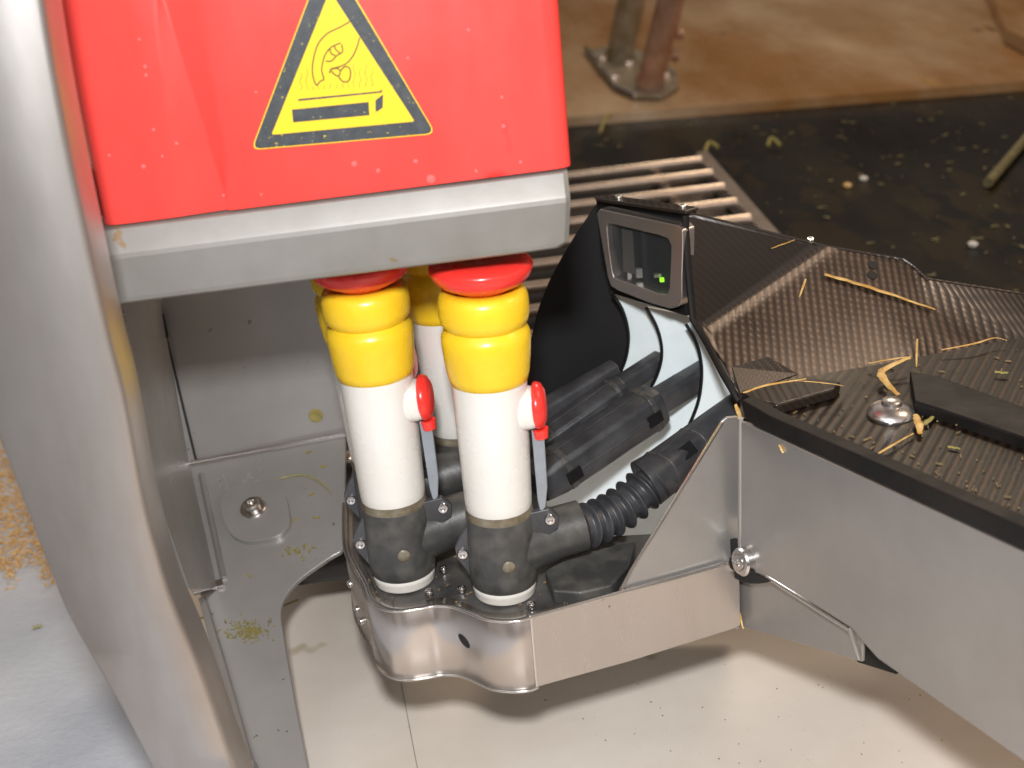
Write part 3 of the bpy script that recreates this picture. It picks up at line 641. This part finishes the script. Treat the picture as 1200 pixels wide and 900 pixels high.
# back of the cover and its light top rim
tk = [pts[k] for k in 'acdefgh']
bm = NB(); a = [bm.verts.new(P+V((0, .0005, .0005))) for P in tk]; b = [bm.verts.new(P+V((.02, .07, -.12))) for P in tk]
for k in range(len(a)-1): bm.faces.new((a[k], a[k+1], b[k+1], b[k]))
obj('cover_back', bm, 'carbon_f', cs, solid=.002)
bm = NB(); sweep(bm, [sp0 for sp0 in (S(697, 231, 1.16), S(750, 239, 1.11))]+tk, [.0011]+[.0015]*8, 8); obj('cover_rim', bm, 'carbon_f', cs)
for P in (S(725, 232, 1.13), S(800, 243, 1.065), aP.lerp(cP, .88)+V((0, 0, .002))): screw('cover_rivet', P, (0, -.2, 1), .0032, cs)
for (x, y) in [(1023, 311), (1022, 323)]:
    nn_ = nS if nS.dot(CP-cP) > 0 else -nS; bm = NB(); lathe(bm, [(.0045, 0), (.0045, .0008), (0, .0009)], S_(x, y), nn_, 18); obj('cover_hole', bm, 'dark', cs)
# lower glossy lip of the cover near the gusset
bm = NB(); prism(bm, [S(x, y, Y) for x, y, Y in [(858, 430, 1.0), (900, 418, 1.01), (935, 438, 1.005), (868, 461, .98)]], (0, .002, -.002)); obj('cover_lip', bm, 'carbon_f', cs)
# edge trim, dotted dark border next to the sensor
bm = NB(); sweep(bm, [S(x, y, Y-.004) for x, y, Y in [(803, 252, 1.065), (806, 310, 1.06), (812, 374, 1.05), (830, 405, 1.03), (848, 440, 1.0), (866, 470, .985)]], [.0028]*6, 8); obj('edge_trim', bm, 'tray', cs)
# -------- sensor head
A0 = aty(700, 243, 1.15); B0 = aty(800, 262, 1.06); sd = (B0-A0); sd.z = 0; sd.normalize(); sn = V((sd.y, -sd.x, 0))
if sn.y > 0: sn = -sn
def sp_(px, py, lift=0.): return onp(px, py, A0+sn*lift, sn)
outer = [(699, 250), (702, 245), (709, 246), (780, 261), (795, 264), (800, 270), (800, 290), (799, 320), (799, 348), (795, 359), (784, 362), (760, 355), (724, 341), (716, 336), (712, 325), (706, 290)]
inner = [(711, 266), (713, 262), (718, 263), (772, 276), (782, 280), (786, 288), (786, 300), (785, 320), (784, 338), (781, 345), (776, 345), (755, 338), (726, 328), (719, 325), (717, 318), (713, 290)]
bm = NB(); L1 = [bm.verts.new(sp_(*p, .004)) for p in outer]; L2 = [bm.verts.new(sp_(*p, .004)) for p in inner]; L3 = [bm.verts.new(sp_(*p, .004)-sn*.016) for p in inner]; L0 = [bm.verts.new(sp_(*p, .004)-sn*.012) for p in outer]
n = len(outer)
for a, b in ((L0, L1), (L1, L2), (L2, L3)):
    for k in range(n): bm.faces.new((a[k], a[(k+1) % n], b[(k+1) % n], b[k]))
bmesh.ops.recalc_face_normals(bm, faces=bm.faces)
bz = obj('sensor_bezel', bm, 'bezel', ar, bevel=.0012)
bm = NB(); prism(bm, [sp_(*p, .004)-sn*.014 for p in inner], -sn*.002)
obj('sensor_glass', bm, 'glass', bz)
bm = NB(); box(bm, sp_(769, 330)-sn*.006, (.0035, .0035, .003)); obj('status_light', bm, 'led', bz)
bm = NB(); box(bm, sp_(764, 325)-sn*.008, (.009, .004, .003)); box(bm, sp_(742, 322)-sn*.008, (.008, .004, .008)); box(bm, sp_(729, 318)-sn*.008, (.004, .004, .03)); obj('circuit_parts', bm, 'steel', bz)
bm = NB(); prism(bm, [sp_(*p, .004)-sn*.005 for p in inner], -sn*.0006); obj('front_pane', bm, 'pane', bz)
bm = NB(); prism(bm, [sp_(*p, -.002) for p in [(728, 268), (741, 271), (744, 322), (731, 318)]], -sn*.001); obj('inner_mirror', bm, 'steel_band', bz)
bm = NB(); prism(bm, [sp_(*p, -.008) for p in [(697, 233), (750, 240), (803, 247), (806, 300), (804, 372), (716, 345), (703, 300)]], -sn*.012); obj('sensor_body', bm, 'guard', bz, bevel=.003)
bm = NB(); A1 = sp_(697, 232, .004); B1 = sp_(803, 247, .004); prism(bm, [A1, B1, B1-sn*.014, A1-sn*.014], (0, 0, -.003)); obj('sensor_hood', bm, 'carbon_f', bz, bevel=.0012)
# -------- black guard, fins, backing board
gp = aty(640, 400, 1.20); gn = V((.18, -1, .12)).normalized()
bm = NB(); prism(bm, [onp(x, y, gp, gn) for x, y in cm2([(701, 238), (672, 281), (647, 325), (632, 362), (623, 400), (618, 450)], 4)+[(620, 560), (760, 600), (800, 480), (800, 380), (720, 330)]], -gn*.004); obj('side_guard', bm, 'guard', ar, bevel=.001)
def fin(curve, rest, Y):
    P = aty(780, 420, Y); n = V((-.35, -1, 0)).normalized(); c = cm2(curve, 5)
    bm = NB(); prism(bm, [onp(x, y, P, n) for x, y in c+rest], -n*.003); o = obj('guide_fin', bm, 'fin', ar)
    bm = NB(); sweep(bm, [onp(x, y, P+n*.0008, n) for x, y in c], [.0015]*len(c), 8); obj('fin_edge', bm, 'guard', o)
fin([(716, 343), (729, 362), (736, 388), (735, 412), (728, 434), (712, 462)], [(800, 470), (800, 360), (760, 345)], 1.165)
fin([(757, 360), (769, 382), (775, 405), (774, 426), (766, 448), (752, 470)], [(840, 470), (835, 385), (800, 368)], 1.135)
fin([(804, 380), (816, 402), (822, 430), (820, 462), (812, 488), (798, 514), (770, 540)], [(860, 520), (868, 470), (850, 430), (832, 398), (818, 376)], 1.105)
bp_ = aty(760, 560, 1.125); bn = V((-.15, -1, .0)).normalized()
bm = NB(); prism(bm, [onp(x, y, bp_, bn) for x, y in [(640, 560), (700, 520), (790, 440), (875, 440), (880, 560), (860, 700), (640, 700)]], -bn*.004); obj('backing_board', bm, 'fin', ar)
# ================================================================ HOSES
HL = {}
def hose(label, segs, bellows=None):
    t = empty('milk_hose', segs[0][0][0] if not bellows else bellows[0], label, 'hose', 'black milk hoses running from the cups into the arm')
    if bellows:
        a, b, r = bellows; n = 168; P = []; Rr = []
        for i in range(n+1):
            s = i/n; P.append(a.lerp(b, s)+V((0, 0, -.006*math.sin(math.pi*s)))); w = (.5+.5*math.cos(s*2*math.pi*7.0)); Rr.append(r*(.76+.26*w**3.2))
        bm = NB(); sweep(bm, P, Rr, 32); obj('bellows', bm, 'black_plastic', t, smooth=70)
    for i, (P, Rr, nm, sq, nw) in enumerate(segs):
        bm = NB(); sweep(bm, P, Rr, 24, sq=sq); o = obj(nm, bm, 'black_plastic', t, bevel=.0012 if sq else 0, smooth=30 if sq else 60)
        d = (P[-1]-P[0]).normalized(); x, y, _ = frame(d)
        if nm == 'hose_sleeve' and len(P) > 3:
            bm = NB(); x0_, y0_, _ = frame(d)
            for ax_ in ((x0_, -x0_, y0_, -y0_) if sq > .5 else (x0_, y0_, -x0_)):
                sweep(bm, [P[1]+ax_*Rr[1]*1.0, P[2]+ax_*Rr[2]*1.0], [.0011, .0011], 8)
            obj('sleeve_rib', bm, 'black_plastic', o)
            for t0_, t1_, k_ in ((.04, .10, 1), (.93, .985, 2)):
                bm = NB(); sweep(bm, [P[1].lerp(P[2], t0_), P[1].lerp(P[2], t1_)], [Rr[k_]*1.035]*2, 24, sq=sq); obj('sleeve_collar', bm, 'black_base', o, bevel=.001)
        for tt in nw:       # moulded rectangular windows on the flat that faces the viewer's side
            c0_ = P[0].lerp(P[-1], tt); vd = (CP-c0_).normalized()
            if sq > .5: up = max((x, -x, y, -y), key=lambda q: q.dot(vd))
            else: up = (vd-vd.dot(d)*d).normalized()
            sd_ = d.cross(up); rr = min(Rr[-1], max(Rr[0], Rr[1])) if len(Rr) > 2 else Rr[0]
            rr = Rr[1] if len(Rr) > 3 else rr; c = c0_+up*(rr*(1.0 if sq > .5 else 1.0)+.0008)
            mm = Matrix((d, sd_, up)).transposed(); bm = NB(); box(bm, c, (.014, rr*.62, .0016), mm); obj('moulded_window', bm, 'guard', o, bevel=.0004)
    return t
Y = aty
hose('corrugated bellows hose leaving the front right cup and passing behind the steel gusset',
     [([Y(756, 567, .985), Y(772, 556, .99), Y(815, 522, 1.02), Y(880, 470, 1.06)], [.0185, .0175, .0160, .0135], 'hose_sleeve', .35, [.30])],
     (Y(676, 620, .945), Y(765, 564, .985), .0175))
hose('thick smooth hose sleeve with moulded windows, just above the bellows hose',
     [([Y(628, 570, 1.03), Y(650, 553, 1.04), Y(762, 477, 1.085), Y(770, 472, 1.088)], [.0135, .0172, .0180, .0160], 'hose_sleeve', .7, [.22, .88]),
      ([Y(745, 486, 1.085), Y(828, 436, 1.12)], [.0108, .0105], 'ribbed_rod', .8, [])])
hose('second smooth hose sleeve, lying behind the thick sleeve with windows',
     [([Y(612, 545, 1.08), Y(640, 522, 1.09), Y(725, 462, 1.12), Y(733, 457, 1.122)], [.0125, .0150, .0150, .0135], 'hose_sleeve', .7, [.85]),
      ([Y(700, 470, 1.115), Y(775, 421, 1.15)], [.0085, .0082], 'ribbed_rod', .8, [])])
hose('rearmost hose sleeve, in the shadow beside the black guard',
     [([Y(610, 500, 1.12), Y(660, 470, 1.14), Y(722, 432, 1.16)], [.0115, .0105, .0085], 'hose_sleeve', .7, [])])
# ================================================================ STRAWS
def straw(pts, r, label, m='straw', flat=.5):
    bm = NB(); P = catmull(pts, 5); n = len(P); P = [p+V([random.gauss(0, r*.07) for _ in range(3)]) for p in P]
    sweep(bm, P, [r*(.5+.4*math.sin(math.pi*min(1, .15+i/n)))*random.uniform(.85, 1.15) for i in range(n)], 6, fl=.4)
    tag(obj('straw', bm, m), label, 'straw', 'pieces of straw scattered on the arm')
def cov(x, y, Y): P = S_(x, y) if Y != 1.10 and (x, y) not in ((918, 286), (931, 277)) else U_(x, y); return P+(CP-P).normalized()*.003
straw([cov(966, 322, 1.14), cov(1000, 331, 1.13), cov(1050, 347, 1.13), cov(1109, 367, 1.13)], .0034, 'long thick straw lying across the ribbed carbon cover')
straw([cov(944, 327, 1.11), cov(937, 348, 1.09)], .0010, 'short pale straw standing left of the long straw on the ribbed cover')
straw([cov(904, 291, 1.10), cov(918, 286, 1.10), cov(931, 281, 1.10)], .0011, 'small straw on the dark upper face of the cover')
straw([cov(1105, 352, 1.15), cov(1120, 352, 1.15), cov(1136, 356, 1.15)], .0013, 'small brown straw at the right end of the long straw')
straw([T(1018, 426, zf+.006), T(1045, 421, zf+.012), T(1067, 418, zf+.012)], .0017, 'short straw forming the top bar of the bent pair above the domed washer')
straw([T(1066, 419, zf+.014), T(1034, 434, zf+.010), T(1038, 447, zf+.008), T(1052, 462, zf+.008)], .0034, 'thick kinked straw ending at the domed washer')
straw([T(1073, 486, zf+.006), T(1077, 498, zf+.005), T(1078, 508, zf+.004)], .0030, 'stubby straw right below the domed washer')
straw([T(1020, 537, zf+.002), T(1045, 522, zf+.004), T(1070, 508, zf+.003)], .0012, 'thin straw slanting on the tray floor below the washer')
straw([T(871, 460, zf+.02), T(900, 451, zf+.02), T(945, 444, zf+.022)], .0016, 'straw along the front crease of the carbon cover', 'straw')
straw([T(925, 446, zf+.018), T(960, 448, zf+.017), T(988, 452, zf+.016)], .0009, 'hair thin straw across the ledge of the tray')
straw([T(1103, 410, zf+.006), T(1140, 403, zf+.008), T(1165, 396, zf+.008), T(1180, 399, zf+.006)], .0013, 'pale straw following the crease at the far side of the tray')
straw([T(1075, 397, zf+.03), T(1074, 430, zf+.008)], .0009, 'straight upright straw beside the kinked pair')
straw([T(929, 523, zf+.006), T(935, 512, zf+.008), T(940, 506, zf+.006)], .0018, 'short curled straw on the black rim of the tray')
straw([T(1165, 436, zf+.004), T(1182, 437, zf+.004)], .0022, 'short green stalk on the tray near the raised beam', 'straw_g')
straw([T(1111, 523, zf+.002), T(1125, 526, zf+.002)], .0016, 'short green stalk on the tray floor', 'straw_g')
straw([T(1084, 497, zf+.003), T(1093, 488, zf+.003)], .0024, 'green leaf scrap beside the stubby straw', 'straw_g')
straw([ap(913, 521, .001), ap(918, 531, .001)], .0010, 'tiny straw clinging to the grey side panel', 'straw')
straw([atz(866, 716, .158), atz(871, 737, .152)], .0010, 'tiny straw hanging at the lower corner of the arm', 'straw')
straw([wp(862, 474, .004), wp(868, 490, .004)], .0016, 'yellow straw end stuck at the tip of the gusset', 'straw')
def fstraw(pts, r, label, m='straw_g'):
    bm = NB(); sweep(bm, pts, [r]*len(pts), 6); tag(obj('straw', bm, m), label, 'straw')
fstraw([atz(370, 664, FZ+.002), atz(379, 675, FZ+.002)], .0012, 'short yellow straw on the cream floor beside the plate cut-out')
fstraw([atz(330, 711, .06), atz(349, 703, .055)], .0010, 'dark short stalk at the edge of the plate cut-out')
fstraw([atz(38, 736, FZ-.002), atz(49, 733, FZ-.002)], .0016, 'green stalk bit on the white floor left of the steel post')
zc = zb+.012
bm = NB()
for i in range(260):
    x = random.uniform(668, 1200); y = random.uniform(110, 345)
    if x < 880 and y > 175: continue
    P = atz(x, y, zb+.001); L = random.choice([.003, .004, .006, .012]); bit(bm, P, V((0, 0, 1)), L, L*.5)
o = obj('mat_debris', bm, 'mud'); tag(o, 'scattered feed crumbs and mud flecks on the wet black mat', 'debris', kind='stuff')
for p, q, lab in [((703, 155), (724, 133), 'wet yellow straw on the mat edge below the pipe foot plate'), ((826, 178), (842, 173), 'curled straw on the black mat just above the grate rail'), ((900, 171), (914, 170), 'short pale straw on the black mat right of the grate')]:
    a = atz(*p, zb+.008); b = atz(*q, zb+.010); c = (a+b)/2+V((0, .02, .01)); bm = NB(); sweep(bm, catmull([a, c, b], 4), [.0035]*9, 6); tag(obj('straw', bm, 'straw_g'), lab, 'straw')
for p, lab in [((1012, 210), 'white pebble like crumb in the middle of the black mat'), ((1140, 287), 'small pale crumb low on the black mat near the arm'), ((993, 218), 'tan crumb left of the white one on the black mat')]:
    bm = NB(); lathe(bm, [(0, -.003), (.006, -.002), (.008, .002), (.005, .005), (0, .006)], atz(*p, zb+.003), (.1, 0, 1), 7); tag(obj('crumb', bm, 'grain' if 'tan' in lab else 'white'), lab, 'crumb')
bm = NB()
for i in range(110):
    x = random.uniform(870, 1200); y = 462+(x-870)*.42-random.random()**1.5*(20+(x-870)*.62)
    if y < 400: continue
    bit(bm, T(x, y, zf+.0004), V((0, 0, 1)), random.choice([.001, .0014, .002, .0045]), random.uniform(.0004, .0012))
for i in range(110):
    x = random.uniform(420, 730); y = random.uniform(650, 712)
    bit(bm, atz(x, y, ZT-.0062), V((0, 0, 1)), random.uniform(.001, .003), .0008)
for i in range(26):
    bit(bm, atz(random.gauss(800, 160), random.uniform(800, 900), FZ-.0004), V((0, 0, 1)), random.uniform(.0006, .002), .0006)
o = obj('chaff', bm, 'chaff'); tag(o, 'fine pale chaff and dust flecks scattered on the arm tray, the bracket platform and the cream floor', 'chaff', kind='stuff')
# seam line and stain on the cream floor
bm = NB(); a = atz(470, 800, FZ+.0003); b = atz(490, 905, FZ+.0003); sweep(bm, [a, b], [.0003]*2, 5); obj('floor_seam', bm, 'skirt')['kind'] = 'structure'
# ================================================================ LIGHTS
def area(name, loc, tgt, size, e, col, shape='SQUARE', sy=None):
    l = bpy.data.lights.new(name, 'AREA'); l.size = size; l.energy = e; l.color = col
    if sy: l.shape = 'RECTANGLE'; l.size_y = sy
    o = bpy.data.objects.new(name, l); COL.objects.link(o); o.location = loc
    o.rotation_euler = (V(tgt)-V(loc)).to_track_quat('-Z', 'Y').to_euler(); return o
area('flash_lamp', (-.015, -.03, .75+.21), (0, 1.05, .3), .07, 18.5, (.97, .98, 1.0))
area('barn_lamp', (1.45, .97, 1.75), (.15, 1.05, .3), .7, 9, (1.0, .74, .52))
area('barn_tube', (-1.1, -.3, 2.2), (-.2, 1., .2), 1.2, 4, (.85, .93, 1.0), sy=.2)
area('rear_lamp', (1.2, 3.6, 2.9), (.6, 3.4, .1), .8, 40, (1.0, .80, .58))
w = bpy.data.worlds.new('World'); bpy.context.scene.world = w; w.use_nodes = True
nt = w.node_tree; bg = nt.nodes['Background']; tc = nt.nodes.new('ShaderNodeTexCoord'); ns = nt.nodes.new('ShaderNodeTexNoise'); ns.inputs['Scale'].default_value = 1.6; ns.inputs['Detail'].default_value = 3
nt.links.new(tc.outputs['Generated'], ns.inputs['Vector']); cr = nt.nodes.new('ShaderNodeValToRGB'); nt.links.new(ns.outputs[0], cr.inputs[0])
cr.color_ramp.elements[0].position = .38; cr.color_ramp.elements[0].color = (.10, .07, .05, 1); cr.color_ramp.elements[1].position = .66; cr.color_ramp.elements[1].color = (.80, .72, .66, 1)
sx_ = nt.nodes.new('ShaderNodeSeparateXYZ'); nt.links.new(tc.outputs['Generated'], sx_.inputs[0])
ma = nt.nodes.new('ShaderNodeMath'); ma.operation = 'MULTIPLY_ADD'; nt.links.new(sx_.outputs['Y'], ma.inputs[0]); ma.inputs[1].default_value = -.7; mz = nt.nodes.new('ShaderNodeMath'); mz.operation = 'MULTIPLY'; mz.inputs[1].default_value = 1.5; nt.links.new(sx_.outputs['Z'], mz.inputs[0]); nt.links.new(mz.outputs[0], ma.inputs[2])
mr = nt.nodes.new('ShaderNodeMapRange'); mr.interpolation_type = 'SMOOTHSTEP'; nt.links.new(ma.outputs[0], mr.inputs[0]); mr.inputs[1].default_value = -.45; mr.inputs[2].default_value = .8
mw_ = nt.nodes.new('ShaderNodeMix'); mw_.data_type = 'RGBA'; nt.links.new(mr.outputs[0], mw_.inputs[0]); mw_.inputs[6].default_value = (.022, .016, .011, 1); nt.links.new(cr.outputs[0], mw_.inputs[7])
nt.links.new(mw_.outputs[2], bg.inputs[0]); bg.inputs[1].default_value = 1.1
sc = bpy.context.scene; sc.view_settings.view_transform = 'Standard'; sc.view_settings.look = 'None'; sc.view_settings.exposure = 0; sc.view_settings.gamma = 1
sc.cycles.max_bounces = 8; sc.cycles.use_denoising = True
sc.render.resolution_x = 1024; sc.render.resolution_y = 768
